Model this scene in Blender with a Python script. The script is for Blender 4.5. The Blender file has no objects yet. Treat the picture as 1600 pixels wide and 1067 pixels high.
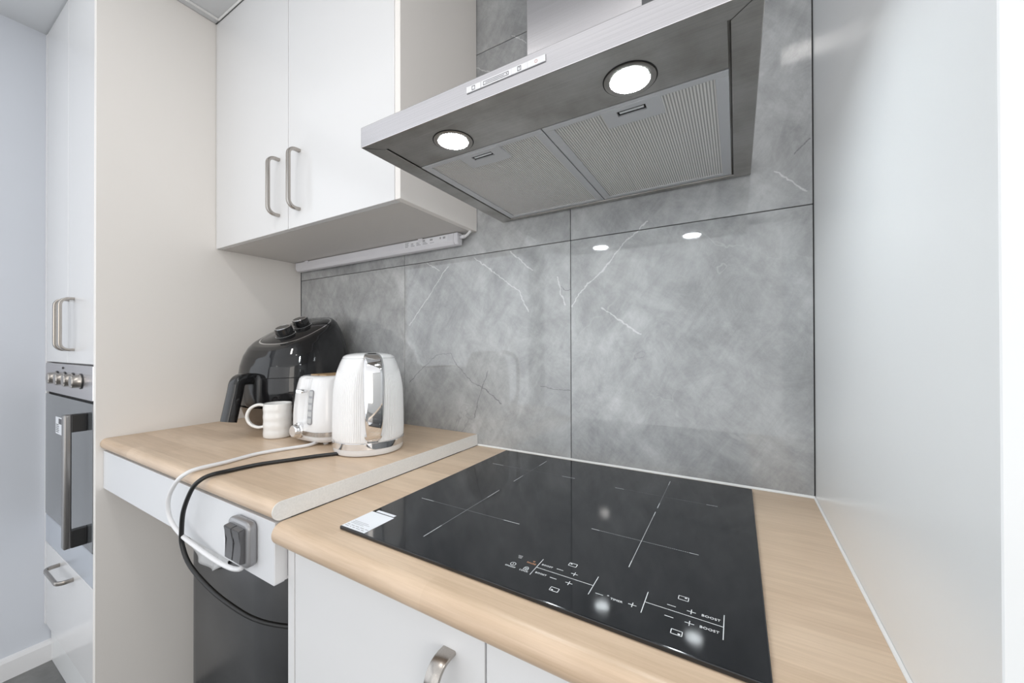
import bpy, bmesh, math, random
from mathutils import Vector, Matrix

random.seed(7)
PI = math.pi
S = bpy.context.scene
COL = S.collection

# ------------------------------------------------------------------ camera
F_PX, YAW, PITCH, ROLL = 598.064, 0.5313, 0.0047, -0.0025
CAM = Vector((-0.131, -0.9365, 1.1963))
cam_data = bpy.data.cameras.new('camera')
cam = bpy.data.objects.new('camera', cam_data)
COL.objects.link(cam)
cam_data.sensor_fit = 'HORIZONTAL'
cam_data.sensor_width = 36.0
cam_data.lens = F_PX / 1600 * 36.0
cam_data.shift_x = (800 - 798.7932) / 1600
cam_data.shift_y = (537.7337 - 533.5) / 1600
cam_data.clip_start = 0.02
_c, _s = math.cos(YAW), math.sin(YAW)
_r0 = Vector((_c, _s, 0)); _f0 = Vector((-_s, _c, 0)); _z = Vector((0, 0, 1))
_f = math.cos(PITCH) * _f0 + math.sin(PITCH) * _z
_u0 = -math.sin(PITCH) * _f0 + math.cos(PITCH) * _z
_r = math.cos(ROLL) * _r0 + math.sin(ROLL) * _u0
_u = -math.sin(ROLL) * _r0 + math.cos(ROLL) * _u0
M = Matrix.Identity(4)
for i in range(3):
    M[i][0], M[i][1], M[i][2], M[i][3] = _r[i], _u[i], -_f[i], CAM[i]
cam.matrix_world = M
S.camera = cam

# ------------------------------------------------------------------ world, lights, exposure
w = bpy.data.worlds.new('world'); S.world = w; w.use_nodes = True
w.node_tree.nodes['Background'].inputs[0].default_value = (0.75, 0.85, 1.0, 1)
w.node_tree.nodes['Background'].inputs[1].default_value = 1.0

def area(name, loc, direction, sx, sy, power, color, shape='RECTANGLE', spread=PI):
    l = bpy.data.lights.new(name, 'AREA'); l.shape = shape; l.size = sx
    if shape == 'RECTANGLE': l.size_y = sy
    l.energy = power; l.color = color; l.spread = spread
    o = bpy.data.objects.new(name, l); COL.objects.link(o)
    o.location = loc
    o.rotation_euler = Vector(direction).to_track_quat('-Z', 'Y').to_euler()
    return o
area('front_fill_light', (0.0, -3.2, 1.25), (0, 1, 0.0), 4.2, 2.1, 33, (0.95, 0.97, 1.0))  # soft fill added across nearly the whole closed front wall, behind the camera
area('ceiling_fill_light', (0.0, -1.9, 2.328), (0, 0, -1), 4.0, 2.4, 20, (0.98, 0.985, 1.0))  # broad overhead fill added under the ceiling, not a fitting of the kitchen
area('right_fill_light', (2.05, -2.25, 1.4), (-1, 0.25, 0), 1.8, 1.9, 36, (1.0, 0.935, 0.86))  # warm fill added inside the right wall to brighten faces turned that way
area('left_fill_light', (-2.285, -2.05, 1.25), (1, 0.0, 0), 2.2, 2.0, 15, (0.93, 0.97, 1.0))  # cool fill added along the solid left wall to lift the right end panel
for k, (lx, ly) in enumerate(((-0.90, -0.95), (-1.30, -2.93))):
    area('downlight_%d' % k, (lx, ly, 2.33), (0, 0, -1), 0.09, 0.09, 1.8, (1.0, 0.97, 0.92), 'DISK')
area('ceiling_lamp', (-0.145, -0.90, 2.33), (0, 0, -1), 0.14, 0.10, 1.7, (1.0, 0.97, 0.93))

S.view_settings.view_transform = 'Standard'
S.view_settings.look = 'None'
S.view_settings.gamma = 1.0
S.view_settings.use_curve_mapping = False
S.view_settings.exposure = -0.2

# ------------------------------------------------------------------ helpers: objects
def link(o):
    COL.objects.link(o); return o

def props(o, label=None, cat=None, group=None, kind=None):
    if label: o['label'] = label
    if cat: o['category'] = cat
    if group: o['group'] = group
    if kind: o['kind'] = kind
    return o

def empty(name, label, cat, loc=(0, 0, 0), group=None):
    o = bpy.data.objects.new(name, None); o.empty_display_size = 0.05
    o.location = loc
    link(o); return props(o, label, cat, group)

def obj(name, bm, mat, parent=None, smooth=False, label=None, angle=None):
    me = bpy.data.meshes.new(name)
    bmesh.ops.recalc_face_normals(bm, faces=bm.faces)
    bm.to_mesh(me); bm.free()
    for m in (mat if isinstance(mat, (list, tuple)) else [mat]): me.materials.append(m)
    if smooth or angle:
        me.polygons.foreach_set('use_smooth', [True] * len(me.polygons))
    if angle:
        me.set_sharp_from_angle(angle=math.radians(angle))
    o = bpy.data.objects.new(name, me); link(o)
    if parent is not None:
        o.parent = parent
        # coordinates are given in world space: undo the parents' offsets
        off = Vector((0, 0, 0)); p = parent
        while p is not None:
            off += p.location; p = p.parent
        o.location = -off
    if label: o['label'] = label
    return o

# ------------------------------------------------------------------ helpers: shapes
def box(x0, x1, y0, y1, z0, z1, bev=0.0, seg=2, bm=None):
    b = bmesh.new()
    vs = [b.verts.new((x, y, z)) for x in (x0, x1) for y in (y0, y1) for z in (z0, z1)]
    for f in ((0, 1, 3, 2), (4, 6, 7, 5), (0, 4, 5, 1), (2, 3, 7, 6), (0, 2, 6, 4), (1, 5, 7, 3)):
        b.faces.new([vs[i] for i in f])
    if bev > 0:
        bmesh.ops.bevel(b, geom=list(b.edges) + list(b.verts), offset=bev, segments=seg, affect='EDGES', profile=0.5)
    return merge(bm, b)

def merge(bm, b, mi=None):
    if mi is not None:
        for f in b.faces: f.material_index = mi
    if bm is None: return b
    me = bpy.data.meshes.new('tmp'); b.to_mesh(me); b.free()
    bm.from_mesh(me); bpy.data.meshes.remove(me)
    return bm

def prism(pts, axis, a, b_, bm=None, bev=0.0):
    """extrude a closed 2-D outline along an axis (0: pts are (y,z); 1: (x,z); 2: (x,y))"""
    b = bmesh.new()
    def P(p, t):
        return {0: (t, p[0], p[1]), 1: (p[0], t, p[1]), 2: (p[0], p[1], t)}[axis]
    lo = [b.verts.new(P(p, a)) for p in pts]; hi = [b.verts.new(P(p, b_)) for p in pts]
    n = len(pts)
    for i in range(n):
        b.faces.new((lo[i], lo[(i + 1) % n], hi[(i + 1) % n], hi[i]))
    b.faces.new(lo); b.faces.new(hi)
    if bev: bmesh.ops.bevel(b, geom=list(b.edges), offset=bev, segments=2, affect='EDGES')
    return merge(bm, b)

def loft(rings, cap0=True, cap1=True, closed=True, bm=None):
    b = bmesh.new()
    vr = [[b.verts.new(p) for p in r] for r in rings]
    n = len(rings[0])
    for i in range(len(vr) - 1):
        for j in range(n if closed else n - 1):
            k = (j + 1) % n
            b.faces.new((vr[i][j], vr[i][k], vr[i + 1][k], vr[i + 1][j]))
    if cap0: b.faces.new(vr[0])
    if cap1: b.faces.new(vr[-1])
    return merge(bm, b)

def lathe(prof, c=(0, 0, 0), n=48, bm=None, axis=Vector((0, 0, 1)), mod=None, cap0=True, cap1=True):
    """revolve (r, h) around an axis through c; mod(angle, r, h) may change r"""
    q = Vector((0, 0, 1)).rotation_difference(axis).to_matrix()
    C = Vector(c); rings = []
    for r, h in prof:
        ring = []
        for k in range(n):
            a = 2 * PI * k / n
            rr = mod(a, r, h) if mod else r
            ring.append(C + q @ Vector((rr * math.cos(a), rr * math.sin(a), h)))
        rings.append(ring)
    return loft(rings, cap0, cap1, bm=bm)

def spline(pts, sub=8):
    P = [Vector(p) for p in pts]; out = []
    for i in range(len(P) - 1):
        p0 = P[max(i - 1, 0)]; p1 = P[i]; p2 = P[i + 1]; p3 = P[min(i + 2, len(P) - 1)]
        for k in range(sub):
            t = k / sub
            out.append(0.5 * ((2 * p1) + (p2 - p0) * t + (2 * p0 - 5 * p1 + 4 * p2 - p3) * t * t + (3 * p1 - p0 - 3 * p2 + p3) * t ** 3))
    out.append(P[-1]); return out

def sweep(path, section, up0=None, bm=None, scale=None):
    """sweep a 2-D section (side, up) along a path with parallel transport; scale: optional list of (sx, sy)"""
    P = [Vector(p) for p in path]; n = len(P)
    T = [(P[min(i + 1, n - 1)] - P[max(i - 1, 0)]).normalized() for i in range(n)]
    up = Vector(up0) if up0 is not None else (Vector((0, 0, 1)) if abs(T[0].z) < 0.9 else Vector((0, 1, 0)))
    up = (up - T[0] * up.dot(T[0])).normalized(); rings = []
    for i in range(n):
        up = (up - T[i] * up.dot(T[i])).normalized(); side = T[i].cross(up)
        sx, sy = scale[i] if scale else (1, 1)
        rings.append([P[i] + side * (a * sx) + up * (b * sy) for a, b in section])
    return loft(rings, bm=bm)

def circ(r, n=12): return [(r * math.cos(2 * PI * k / n), r * math.sin(2 * PI * k / n)) for k in range(n)]
def rrect(w_, h_, r, n=3):
    o = []
    for cx, cy, a0 in ((w_ / 2 - r, h_ / 2 - r, 0), (-w_ / 2 + r, h_ / 2 - r, PI / 2), (-w_ / 2 + r, -h_ / 2 + r, PI), (w_ / 2 - r, -h_ / 2 + r, 1.5 * PI)):
        for k in range(n + 1):
            a = a0 + PI / 2 * k / n; o.append((cx + r * math.cos(a), cy + r * math.sin(a)))
    return o
def tube(path, r, n=10, bm=None): return sweep(path, circ(r, n), bm=bm)
def supell(a, b, e, n):
    o = []
    for k in range(n):
        t = 2 * PI * k / n; c, s = math.cos(t), math.sin(t)
        o.append((a * math.copysign(abs(c) ** (2 / e), c), b * math.copysign(abs(s) ** (2 / e), s)))
    return o

def dhandle(base, along, out, width_axis, length, stand, width=0.0125, thick=0.0085, rad=0.020):
    """flat bent D handle: feet at base +- length/2 along, standing out by stand"""
    B, A, O = Vector(base), Vector(along), Vector(out)
    h = length / 2; pts = [(-h, 0.0)]
    for k in range(7):
        a = PI / 2 * k / 6; pts.append((-h + rad - rad * math.cos(a) , stand - rad + rad * math.sin(a)))
    for k in range(7):
        a = PI / 2 * (1 - k / 6); pts.append((h - rad + rad * math.cos(a), stand - rad + rad * math.sin(a)))
    pts.append((h, 0.0))
    return sweep([B + A * s + O * n for s, n in pts], rrect(width, thick, 0.0022, 2), up0=A, bm=None)

def quad(x0, x1, y0, y1, z, bm=None):
    b = bmesh.new(); b.faces.new([b.verts.new(p) for p in ((x0, y0, z), (x1, y0, z), (x1, y1, z), (x0, y1, z))])
    return merge(bm, b)

def text_bm(body, size, loc, rot, bm=None, extrude=0.0001, align='CENTER'):
    cu = bpy.data.curves.new('txt', 'FONT'); cu.body = body; cu.size = size; cu.extrude = extrude
    cu.align_x = align; cu.align_y = 'CENTER'; cu.resolution_u = 2
    o = bpy.data.objects.new('txt', cu); link(o)
    dg = bpy.context.evaluated_depsgraph_get(); dg.update()
    me = bpy.data.meshes.new_from_object(o.evaluated_get(dg))
    me.transform(Matrix.Translation(loc) @ rot.to_4x4())
    b = bm or bmesh.new(); b.from_mesh(me)
    bpy.data.objects.remove(o); bpy.data.curves.remove(cu); bpy.data.meshes.remove(me)
    return b
FLAT = Matrix.Identity(3)
FRONT = Matrix.Rotation(PI / 2, 3, 'X')

# ------------------------------------------------------------------ helpers: materials
def new_mat(name):
    m = bpy.data.materials.new(name); m.use_nodes = True
    nt = m.node_tree; return m, nt, nt.nodes['Principled BSDF']
def N(nt, typ, **kw):
    n = nt.nodes.new(typ)
    for k, v in kw.items():
        if k.startswith('i_'):
            key = k[2:]; n.inputs[int(key) if key.isdigit() else key].default_value = v
        else: setattr(n, k, v)
    return n
def L(nt, a, b): nt.links.new(a, b)

def mat(name, col, rough=0.5, metal=0.0, coat=0.0, spec=0.5, bump=0.0, bscale=200, coat_r=0.05, var=0.0, vscale=6):
    m, nt, p = new_mat(name)
    p.inputs['Base Color'].default_value = (*col, 1); p.inputs['Roughness'].default_value = rough
    p.inputs['Metallic'].default_value = metal; p.inputs['Coat Weight'].default_value = coat
    p.inputs['Coat Roughness'].default_value = coat_r
    p.inputs['Specular IOR Level'].default_value = spec
    geo = N(nt, 'ShaderNodeNewGeometry')
    if bump:
        t = N(nt, 'ShaderNodeTexNoise', i_Scale=bscale, i_Detail=3.0); L(nt, geo.outputs['Position'], t.inputs['Vector'])
        b = N(nt, 'ShaderNodeBump', i_Strength=bump, i_Distance=0.001); L(nt, t.outputs[0], b.inputs['Height']); L(nt, b.outputs[0], p.inputs['Normal'])
    if var:
        t = N(nt, 'ShaderNodeTexNoise', i_Scale=vscale, i_Detail=4.0); L(nt, geo.outputs['Position'], t.inputs['Vector'])
        r = N(nt, 'ShaderNodeMapRange', i_1=0.3, i_2=0.7, i_3=1 - var, i_4=1 + var * 0.4); L(nt, t.outputs[0], r.inputs[0])
        x = N(nt, 'ShaderNodeMix', data_type='RGBA', blend_type='MULTIPLY'); x.inputs[0].default_value = 1
        x.inputs[6].default_value = (*col, 1); L(nt, r.outputs[0], x.inputs[7]); L(nt, x.outputs[2], p.inputs['Base Color'])
    return m

def math_n(nt, op, a, b=None, clamp=False):
    n = N(nt, 'ShaderNodeMath', operation=op, use_clamp=clamp)
    for i, v in enumerate((a, b)):
        if v is None: continue
        if isinstance(v, (int, float)): n.inputs[i].default_value = v
        else: L(nt, v, n.inputs[i])
    return n.outputs[0]
def vmath(nt, op, a, b=None, out=0):
    n = N(nt, 'ShaderNodeVectorMath', operation=op)
    for i, v in enumerate((a, b)):
        if v is None: continue
        if isinstance(v, (tuple, list)): n.inputs[i].default_value = v
        else: L(nt, v, n.inputs[i])
    return n.outputs[out]
def ramp(nt, fac, stops):
    r = N(nt, 'ShaderNodeValToRGB'); e = r.color_ramp.elements
    while len(e) < len(stops): e.new(0.5)
    for el, (p, c) in zip(e, stops): el.position = p; el.color = (*c, 1) if len(c) == 3 else c
    L(nt, fac, r.inputs[0]); return r.outputs[0]
def mixc(nt, fac, a, b, blend='MIX'):
    x = N(nt, 'ShaderNodeMix', data_type='RGBA', blend_type=blend)
    for i, v in ((0, fac), (6, a), (7, b)):
        if isinstance(v, (int, float)): x.inputs[i].default_value = v
        elif isinstance(v, tuple): x.inputs[i].default_value = (*v, 1)
        else: L(nt, v, x.inputs[i])
    return x.outputs[2]

def wall_xz(u, v):
    """the point of the tiled wall (y = 0) behind a survey mark taken on the photograph"""
    X = (u - 798.7932) / F_PX; Z = -(v - 537.7337) / F_PX
    d = _f + _r * X + _u * Z; k = -CAM.y / d.y
    return (CAM + d * k)

def marble():
    m, nt, p = new_mat('grey marble tile')
    geo = N(nt, 'ShaderNodeNewGeometry'); oi = N(nt, 'ShaderNodeObjectInfo')
    P = geo.outputs['Position']
    off = vmath(nt, 'MULTIPLY', oi.outputs['Random'], (9.0, 3.0, 17.0))
    PO = vmath(nt, 'ADD', P, off)
    n1 = N(nt, 'ShaderNodeTexNoise', i_Scale=3.2, i_Detail=9.0, i_Roughness=0.62, i_Distortion=0.9); L(nt, PO, n1.inputs['Vector'])
    n2 = N(nt, 'ShaderNodeTexNoise', i_Scale=11.0, i_Detail=10.0, i_Roughness=0.78, i_Distortion=0.5); L(nt, PO, n2.inputs['Vector'])
    base = ramp(nt, n1.outputs[0], [(0.32, (0.285, 0.292, 0.296)), (0.5, (0.385, 0.393, 0.398)), (0.68, (0.49, 0.497, 0.50))])
    base = mixc(nt, 0.42, base, ramp(nt, n2.outputs[0], [(0.34, (0.24, 0.246, 0.25)), (0.66, (0.55, 0.557, 0.56))]))
    # trowelled patches: slanted, stretched strokes at two sizes
    for sc, lo, hi, rot in (((7.0, 1.0, 2.4), 0.84, 1.13, 0.7), ((22.0, 1.0, 6.0), 0.90, 1.09, -0.5)):
        mp = N(nt, 'ShaderNodeMapping'); mp.inputs['Rotation'].default_value = (0, rot, 0); L(nt, PO, mp.inputs['Vector'])
        st = N(nt, 'ShaderNodeTexNoise', i_Scale=1.0, i_Detail=7.0, i_Roughness=0.7, i_Distortion=0.8); L(nt, vmath(nt, 'MULTIPLY', mp.outputs[0], sc), st.inputs['Vector'])
        base = mixc(nt, 1.0, base, ramp(nt, st.outputs[0], [(0.36, (lo, lo, lo)), (0.64, (hi, hi, hi))]), 'MULTIPLY')
    # natural thin veins: contour lines of a warped noise, broken up by a second one
    def contour(scale, width, seedv, lo, hi):
        a = N(nt, 'ShaderNodeTexNoise', i_Scale=scale, i_Detail=5.0, i_Roughness=0.55, i_Distortion=0.7); L(nt, vmath(nt, 'ADD', PO, seedv), a.inputs['Vector'])
        d = math_n(nt, 'ABSOLUTE', math_n(nt, 'SUBTRACT', a.outputs[0], 0.5))
        l = N(nt, 'ShaderNodeMapRange', i_1=0.0, i_2=width, i_3=1.0, i_4=0.0); L(nt, d, l.inputs[0])
        b = N(nt, 'ShaderNodeTexNoise', i_Scale=4.5, i_Detail=2.0); L(nt, vmath(nt, 'ADD', PO, (seedv[2], seedv[0], 3.0)), b.inputs['Vector'])
        g = N(nt, 'ShaderNodeMapRange', i_1=lo, i_2=hi, i_3=0.0, i_4=1.0); L(nt, b.outputs[0], g.inputs[0])
        return math_n(nt, 'MULTIPLY', l.outputs[0], g.outputs[0])
    base = mixc(nt, math_n(nt, 'MULTIPLY', contour(2.6, 0.006, (3.1, 0.0, 8.2), 0.56, 0.66), 0.40), base, (0.56, 0.56, 0.56))
    base = mixc(nt, math_n(nt, 'MULTIPLY', contour(3.6, 0.005, (13.1, 2.0, 1.2), 0.60, 0.68), 0.35), base, (0.17, 0.172, 0.18))
    # the long veins that can be followed on the wall
    jn = N(nt, 'ShaderNodeTexNoise', i_Scale=28.0, i_Detail=3.0); L(nt, P, jn.inputs['Vector'])
    PJ = vmath(nt, 'ADD', P, vmath(nt, 'MULTIPLY', vmath(nt, 'SUBTRACT', jn.outputs[1], (0.5, 0.5, 0.5)), (0.012, 0.0, 0.012)))
    jm = N(nt, 'ShaderNodeTexNoise', i_Scale=95.0, i_Detail=4.0); L(nt, P, jm.inputs['Vector'])
    PJ = vmath(nt, 'ADD', PJ, vmath(nt, 'MULTIPLY', vmath(nt, 'SUBTRACT', jm.outputs[1], (0.5, 0.5, 0.5)), (0.010, 0.0, 0.010)))
    PJ = vmath(nt, 'MULTIPLY', PJ, (1, 0, 1))
    def lines(polys, wid):
        acc = None
        for poly in polys:
            pts = [wall_xz(*q) for q in poly]
            for a, b in zip(pts, pts[1:]):
                A = (a.x, 0, a.z); D = (b.x - a.x, 0, b.z - a.z); l2 = D[0] ** 2 + D[2] ** 2
                pa = vmath(nt, 'SUBTRACT', PJ, A)
                t = math_n(nt, 'MULTIPLY', vmath(nt, 'DOT_PRODUCT', pa, D, 1), 1 / l2, clamp=True)
                sc = N(nt, 'ShaderNodeVectorMath', operation='SCALE'); sc.inputs[0].default_value = D; L(nt, t, sc.inputs['Scale'])
                d = vmath(nt, 'LENGTH', vmath(nt, 'SUBTRACT', pa, sc.outputs[0]), None, 1)
                acc = d if acc is None else math_n(nt, 'MINIMUM', acc, d)
        wn = N(nt, 'ShaderNodeMapRange', i_1=0.35, i_2=0.65, i_3=wid * 0.35, i_4=wid); L(nt, n2.outputs[0], wn.inputs[0])
        r = math_n(nt, 'DIVIDE', acc, wn.outputs[0])
        return math_n(nt, 'SUBTRACT', 1.0, math_n(nt, 'SUBTRACT', r, 0.4, clamp=True), clamp=True)
    white = [[(893, 478), (918, 442), (940, 425), (960, 398), (985, 370), (1012, 345)], [(940, 481), (960, 493), (985, 513), (1002, 523)],
             [(640, 508), (661, 477), (687, 436), (700, 416)], [(665, 410), (687, 424)], [(741, 402), (768, 422), (811, 455), (825, 487)],
             [(797, 393), (832, 423)], [(871, 434), (882, 477)], [(800, 55), (823, 66)], [(745, 105), (775, 118)], [(1210, 268), (1262, 300)]]
    dark = [[(640, 598), (655, 580), (676, 560), (685, 553), (704, 552), (715, 573), (741, 599), (763, 612), (783, 630)], [(763, 579), (748, 622), (741, 652)], [(845, 602), (865, 608), (891, 611)], [(877, 448), (884, 453), (892, 454)], [(1242, 240), (1265, 215)]]
    base = mixc(nt, math_n(nt, 'MULTIPLY', lines(white, 0.0023), 0.62), base, (0.74, 0.745, 0.75))
    base = mixc(nt, math_n(nt, 'MULTIPLY', lines(dark, 0.0017), 0.65), base, (0.14, 0.142, 0.15))
    L(nt, base, p.inputs['Base Color'])
    p.inputs['Roughness'].default_value = 0.04; p.inputs['Specular IOR Level'].default_value = 0.75
    return m

def maple(name='maple laminate', k=1.0):
    m, nt, p = new_mat(name)
    geo = N(nt, 'ShaderNodeNewGeometry'); P = geo.outputs['Position']
    mp = N(nt, 'ShaderNodeMapping'); mp.inputs['Scale'].default_value = (1, 1, 1); L(nt, P, mp.inputs['Vector'])
    br = N(nt, 'ShaderNodeTexBrick', offset=0.37, squash=1.0, i_Scale=1.0)
    br.inputs['Color1'].default_value = (0.545, 0.408, 0.292, 1); br.inputs['Color2'].default_value = (0.675, 0.532, 0.40, 1)
    br.inputs['Mortar'].default_value = (0.61, 0.47, 0.345, 1); br.inputs['Mortar Size'].default_value = 0.0
    br.inputs['Brick Width'].default_value = 0.34; br.inputs['Row Height'].default_value = 0.062
    L(nt, mp.outputs[0], br.inputs['Vector'])
    g = N(nt, 'ShaderNodeTexNoise', i_Scale=1.0, i_Detail=6.0, i_Roughness=0.65, i_Distortion=0.5)
    L(nt, vmath(nt, 'MULTIPLY', P, (9.0, 260.0, 260.0)), g.inputs['Vector'])
    g2 = N(nt, 'ShaderNodeTexNoise', i_Scale=1.0, i_Detail=4.0, i_Distortion=1.2)
    L(nt, vmath(nt, 'MULTIPLY', P, (5.0, 26.0, 26.0)), g2.inputs['Vector'])
    c = mixc(nt, 0.35, br.outputs[0], (0.612, 0.47, 0.346))
    c = mixc(nt, 1.0, c, ramp(nt, g.outputs[0], [(0.3, (0.91, 0.89, 0.86)), (0.7, (1.06, 1.06, 1.06))]), 'MULTIPLY')
    c = mixc(nt, 1.0, c, ramp(nt, g2.outputs[0], [(0.3, (0.92, 0.90, 0.87)), (0.7, (1.06, 1.06, 1.06))]), 'MULTIPLY')
    L(nt, c, p.inputs['Base Color']); p.inputs['Roughness'].default_value = 0.34
    return m

def steel(name, col=(0.50, 0.49, 0.48), rough=0.28, aniso=0.75, axis='X', stain=0.0, brush=(1.0, 260.0, 260.0), metal=1.0):
    m, nt, p = new_mat(name)
    geo = N(nt, 'ShaderNodeNewGeometry'); P = geo.outputs['Position']
    p.inputs['Metallic'].default_value = metal; p.inputs['Roughness'].default_value = rough
    p.inputs['Anisotropic'].default_value = aniso
    if aniso:
        v = {'X': (1, 0, 0), 'Y': (0, 1, 0), 'Z': (0, 0, 1)}[axis]
        cv = N(nt, 'ShaderNodeCombineXYZ'); cv.inputs[0].default_value, cv.inputs[1].default_value, cv.inputs[2].default_value = v
        tg = cv.outputs[0]
        if axis == 'X':      # the grain runs level round every upright face, along x on the flat ones
            sc = N(nt, 'ShaderNodeVectorMath', operation='SCALE'); L(nt, tg, sc.inputs[0]); sc.inputs['Scale'].default_value = 0.02
            tg = vmath(nt, 'NORMALIZE', vmath(nt, 'ADD', vmath(nt, 'CROSS_PRODUCT', (0.0, 0.0, 1.0), geo.outputs['True Normal']), sc.outputs[0]))
        L(nt, tg, p.inputs['Tangent'])
    t = N(nt, 'ShaderNodeTexNoise', i_Scale=3.0, i_Detail=3.0); L(nt, vmath(nt, 'MULTIPLY', P, brush), t.inputs['Vector'])
    c = mixc(nt, 1.0, col, ramp(nt, t.outputs[0], [(0.3, (0.93, 0.93, 0.93)), (0.7, (1.05, 1.05, 1.05))]), 'MULTIPLY')
    if stain:
        s = N(nt, 'ShaderNodeTexNoise', i_Scale=9.0, i_Detail=5.0, i_Roughness=0.6); L(nt, P, s.inputs['Vector'])
        c = mixc(nt, 1.0, c, ramp(nt, s.outputs[0], [(0.33, (1 - stain, 1 - stain * 1.05, 1 - stain * 1.15)), (0.6, (1, 1, 1))]), 'MULTIPLY')
        rr = N(nt, 'ShaderNodeMapRange', i_1=0.3, i_2=0.7, i_3=rough * 1.3, i_4=rough * 0.85); L(nt, s.outputs[0], rr.inputs[0]); L(nt, rr.outputs[0], p.inputs['Roughness'])
    L(nt, c, p.inputs['Base Color'])
    return m

def emit(name, col, strength):
    m, nt, p = new_mat(name)
    p.inputs['Base Color'].default_value = (*col, 1)
    p.inputs['Emission Color'].default_value = (*col, 1); p.inputs['Emission Strength'].default_value = strength
    return m

def filter_mesh_mat():
    m, nt, p = new_mat('aluminium filter mesh')
    geo = N(nt, 'ShaderNodeNewGeometry'); sp = N(nt, 'ShaderNodeSeparateXYZ'); L(nt, geo.outputs['Position'], sp.inputs[0])
    a = math_n(nt, 'SINE', math_n(nt, 'MULTIPLY', sp.outputs[0], 2 * PI / 0.0042))
    b = math_n(nt, 'SINE', math_n(nt, 'MULTIPLY', sp.outputs[1], 2 * PI / 0.0030))
    h = math_n(nt, 'ADD', math_n(nt, 'MULTIPLY', a, 0.65), math_n(nt, 'MULTIPLY', b, 0.35))
    h01 = math_n(nt, 'MULTIPLY_ADD', h, 0.5); h01.node.inputs[2].default_value = 0.5
    L(nt, ramp(nt, h01, [(0.18, (0.30, 0.298, 0.29)), (0.5, (0.78, 0.775, 0.76)), (0.85, (0.92, 0.91, 0.89))]), p.inputs['Base Color'])
    bp = N(nt, 'ShaderNodeBump', i_Strength=0.8, i_Distance=0.0012); L(nt, h01, bp.inputs['Height']); L(nt, bp.outputs[0], p.inputs['Normal'])
    p.inputs['Metallic'].default_value = 0.3; p.inputs['Roughness'].default_value = 0.42
    return m

def bin_mat():
    m, nt, p = new_mat('dark grey bin metal')
    geo = N(nt, 'ShaderNodeNewGeometry'); P = geo.outputs['Position']
    t = N(nt, 'ShaderNodeTexNoise', i_Scale=5.0, i_Detail=4.0); L(nt, P, t.inputs['Vector'])
    c = ramp(nt, t.outputs[0], [(0.3, (0.075, 0.077, 0.081)), (0.7, (0.10, 0.102, 0.106))])
    # dried drip runs: narrow in x, long in z
    d = N(nt, 'ShaderNodeTexNoise', i_Scale=1.0, i_Detail=2.0); L(nt, vmath(nt, 'MULTIPLY', P, (42.0, 42.0, 2.2)), d.inputs['Vector'])
    g = N(nt, 'ShaderNodeMapRange', i_1=0.70, i_2=0.76, i_3=0.0, i_4=0.35); L(nt, d.outputs[0], g.inputs[0])
    L(nt, mixc(nt, g.outputs[0], c, (0.30, 0.30, 0.31)), p.inputs['Base Color'])
    p.inputs['Roughness'].default_value = 0.33; p.inputs['Metallic'].default_value = 0.35
    return m

def floor_mat():
    m, nt, p = new_mat('grey stone floor tile')
    geo = N(nt, 'ShaderNodeNewGeometry')
    t = N(nt, 'ShaderNodeTexNoise', i_Scale=7.0, i_Detail=8.0, i_Roughness=0.65); L(nt, geo.outputs['Position'], t.inputs['Vector'])
    L(nt, ramp(nt, t.outputs[0], [(0.3, (0.13, 0.13, 0.127)), (0.7, (0.23, 0.23, 0.225))]), p.inputs['Base Color'])
    p.inputs['Roughness'].default_value = 0.45
    return m

M_TILE = marble(); M_WOOD = maple()
M_GROUT = mat('dark grout', (0.10, 0.10, 0.10), 0.9)
M_CREAM = mat('cream melamine', (0.86, 0.83, 0.795), 0.42, bump=0.05, bscale=600)
M_DOOR = mat('white satin door', (0.76, 0.76, 0.765), 0.25, coat=0.25, coat_r=0.12)
M_PANEL = mat('white melamine', (0.83, 0.845, 0.85), 0.24)
M_PAINT = mat('pale blue grey wall paint', (0.66, 0.69, 0.745), 0.55, bump=0.1, bscale=400)
M_ROOM = mat('room wall paint', (0.74, 0.74, 0.73), 0.7)
M_CEIL = mat('ceiling paint', (0.70, 0.715, 0.73), 0.8)
M_TRIM = mat('white trim paint', (0.80, 0.80, 0.81), 0.35)
M_SIL = mat('white silicone', (0.82, 0.82, 0.81), 0.4)
M_FLOOR = floor_mat()
M_EDGE = mat('grey white edge strip', (0.78, 0.775, 0.76), 0.5, var=0.06, vscale=300)
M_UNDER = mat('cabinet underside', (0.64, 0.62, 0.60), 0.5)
M_RAIL = mat('pale grey apron', (0.70, 0.71, 0.73), 0.4)
M_STEEL = steel('brushed stainless steel', (0.60, 0.585, 0.60), 0.26, 0.75)
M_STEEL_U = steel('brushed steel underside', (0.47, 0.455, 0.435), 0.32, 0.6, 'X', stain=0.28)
M_STEEL_F = steel('brushed nickel', (0.44, 0.41, 0.38), 0.26, 0.3, 'Z', brush=(200.0, 200.0, 4.0))
M_ALU = mat('grey aluminium frame', (0.60, 0.61, 0.63), 0.38, metal=0.35)
M_MESH = filter_mesh_mat()
M_CHROME = mat('chrome', (0.82, 0.82, 0.83), 0.05, metal=1.0)
M_LED = emit('cold white led', (0.90, 0.97, 1.0), 190.0)
M_BLACKGLASS = mat('black ceramic glass', (0.012, 0.013, 0.015), 0.065, spec=0.5)
M_PRINT = mat('white print', (0.75, 0.77, 0.78), 0.5)
M_PRINTD = mat('faint grey print', (0.20, 0.21, 0.22), 0.5)
M_PRINTO = mat('orange print', (0.62, 0.32, 0.18), 0.5)
M_INK = mat('dark grey ink', (0.12, 0.12, 0.13), 0.6)
M_INKL = mat('mid grey ink', (0.38, 0.38, 0.40), 0.6)
M_PAPER = mat('white sticker', (0.80, 0.82, 0.86), 0.45)
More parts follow.
